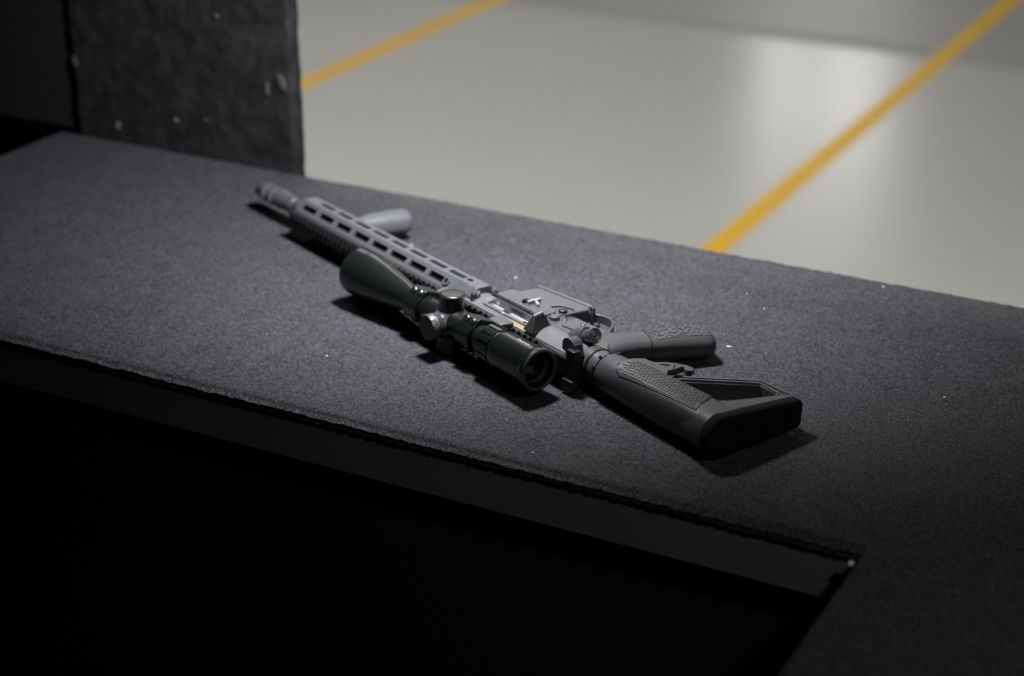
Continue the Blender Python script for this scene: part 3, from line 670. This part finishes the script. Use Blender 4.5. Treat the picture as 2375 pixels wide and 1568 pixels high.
MB().lathe([(24.2, 13.9), (24.6, 14.3), (31.6, 14.3), (33, 13.5)], (TX, SU, SR), (0, 1, 0), 44).build('elevation_knurl', 'worn', scope, label='worn silvery knurled band of the turret')
MB().lathe([(32.8, 13.6), (33.6, 12.8), (33.9, .2)], (TX, SU, SR), (0, 1, 0), 44).build('elevation_lid', 'dark', scope, smooth=40)
pk = MB(); pk.lathe([(14, 13.5), (15, 15.6), (32.6, 15.6), (33.8, 14.6), (34.0, .2)], (TX, SU, SR), (0, 0, -1), 44)
for i in range(24):
    t = 2 * math.pi * i / 24; c_, s_ = math.cos(t) * 15.6, math.sin(t) * 15.6
    pk.tube([(TX + c_, SU + s_, SR - 20), (TX + c_, SU + s_, SR - 32)], .9, .7, (c_ / 15.6, s_ / 15.6, 0))
pk.build('parallax_knob', 'dark', scope)
# mounts: two rings on clamped pedestals
mo = empty('scope_mount'); mo.parent = rifle
for cx in (221, 122):
    MB().prism([(28.5, -14), (33, -14.5), (44, -9), (SU - 17, -15 + SR), (SU - 1, -21 + SR), (SU - 1, 21 + SR), (SU - 17, 15 + SR), (44, 11), (33, 14.5), (28.5, 14)], cx - 12, cx + 12, 'ur').build('pedestal', 'dark', mo, bevel=.8)
for cx in (221, 122):
    MB().prism([(SU - .6, -21.5 + SR), (SU - .6, 21.5 + SR), (SU + 5, 20.5 + SR), (SU + 9, 15.5 + SR), (SU + 16.5, 10 + SR), (SU + 19, 4 + SR), (SU + 19, -4 + SR), (SU + 16.5, -10 + SR), (SU + 9, -15.5 + SR), (SU + 5, -20.5 + SR)], cx - 12, cx + 12, 'ur').build('ring_cap', 'scope', mo, bevel=.6)
    MB().prism([(cx - 24, 31), (cx + 1, 31), (cx + 2, 36), (cx - 1, 48), (cx - 22, 48), (cx - 25, 36)], 12.5, 19).build('clamp_plate', 'recv', mo, bevel=1.2)
    for sx in (-5.6, 5.6):
        for sr in (-1, 1):
            MB().lathe([(0, 3.1), (2.6, 3.1), (3.2, 2.5), (3.2, 1.5), (1.4, 1.3)], (cx + sx, SU + 5.2, SR + sr * 17.6), (0, .8, sr * .6), 18).build('ring_screw', 'screw', mo)

# ------------------------------------------------------------------ litter on the rubber
def fleck(x, y, sx, sy, sz, rz, label, cat='fleck', group=None, z=.0008):
    bm = bmesh.new(); bmesh.ops.create_icosphere(bm, subdivisions=2, radius=1)
    for v in bm.verts: v.co = Vector((v.co.x * sx, v.co.y * sy, v.co.z * sz)) * (1 + .3 * noise.noise(v.co * 1.7 + Vector((x * 50, y * 50, 0))))
    me = bpy.data.meshes.new('fleck'); bm.to_mesh(me); bm.free(); me.materials.append(MT['fleck'])
    o = bpy.data.objects.new('debris_fleck', me); col.objects.link(o); o.location = (x, y, zt + z); o.rotation_euler = (0, 0, rz); tag(o, label, cat, group)
fleck(-.655, 1.727, .0034, .0011, .0007, .15, 'largest bright white sliver on the mat beyond the pistol grip')
fleck(-.3935, 1.3685, .0038, .0028, .0032, .7, 'pale chip caught at the inner corner of the counter', z=-.0125)
for x, y, s_, lb in ((-1.033, 1.498, .0012, 'tiny white speck on the mat in front of the scope bell'), (-.659, 1.846, .0011, 'tiny white speck near the far counter edge beyond the pistol grip'), (-.409, 1.712, .0014, 'lone white speck on the mat right of the rifle butt'),
                    (-.958, 1.795, .0014, 'tiny white speck on the mat beyond the receiver'), (-.693, 1.878, .0010, 'tiny white speck close to the far counter edge above the yellow line'), (-.729, 1.402, .0011, 'tiny white speck at the near counter edge below the stock'),
                    (-1.125, 1.83, .0013, 'tiny white speck on the mat beyond the slotted handguard'), (-.558, 1.975, .0014, 'white speck at the very back edge of the counter')):
    fleck(x, y, s_, s_ * .7, s_ * .6, x * 7, lb)
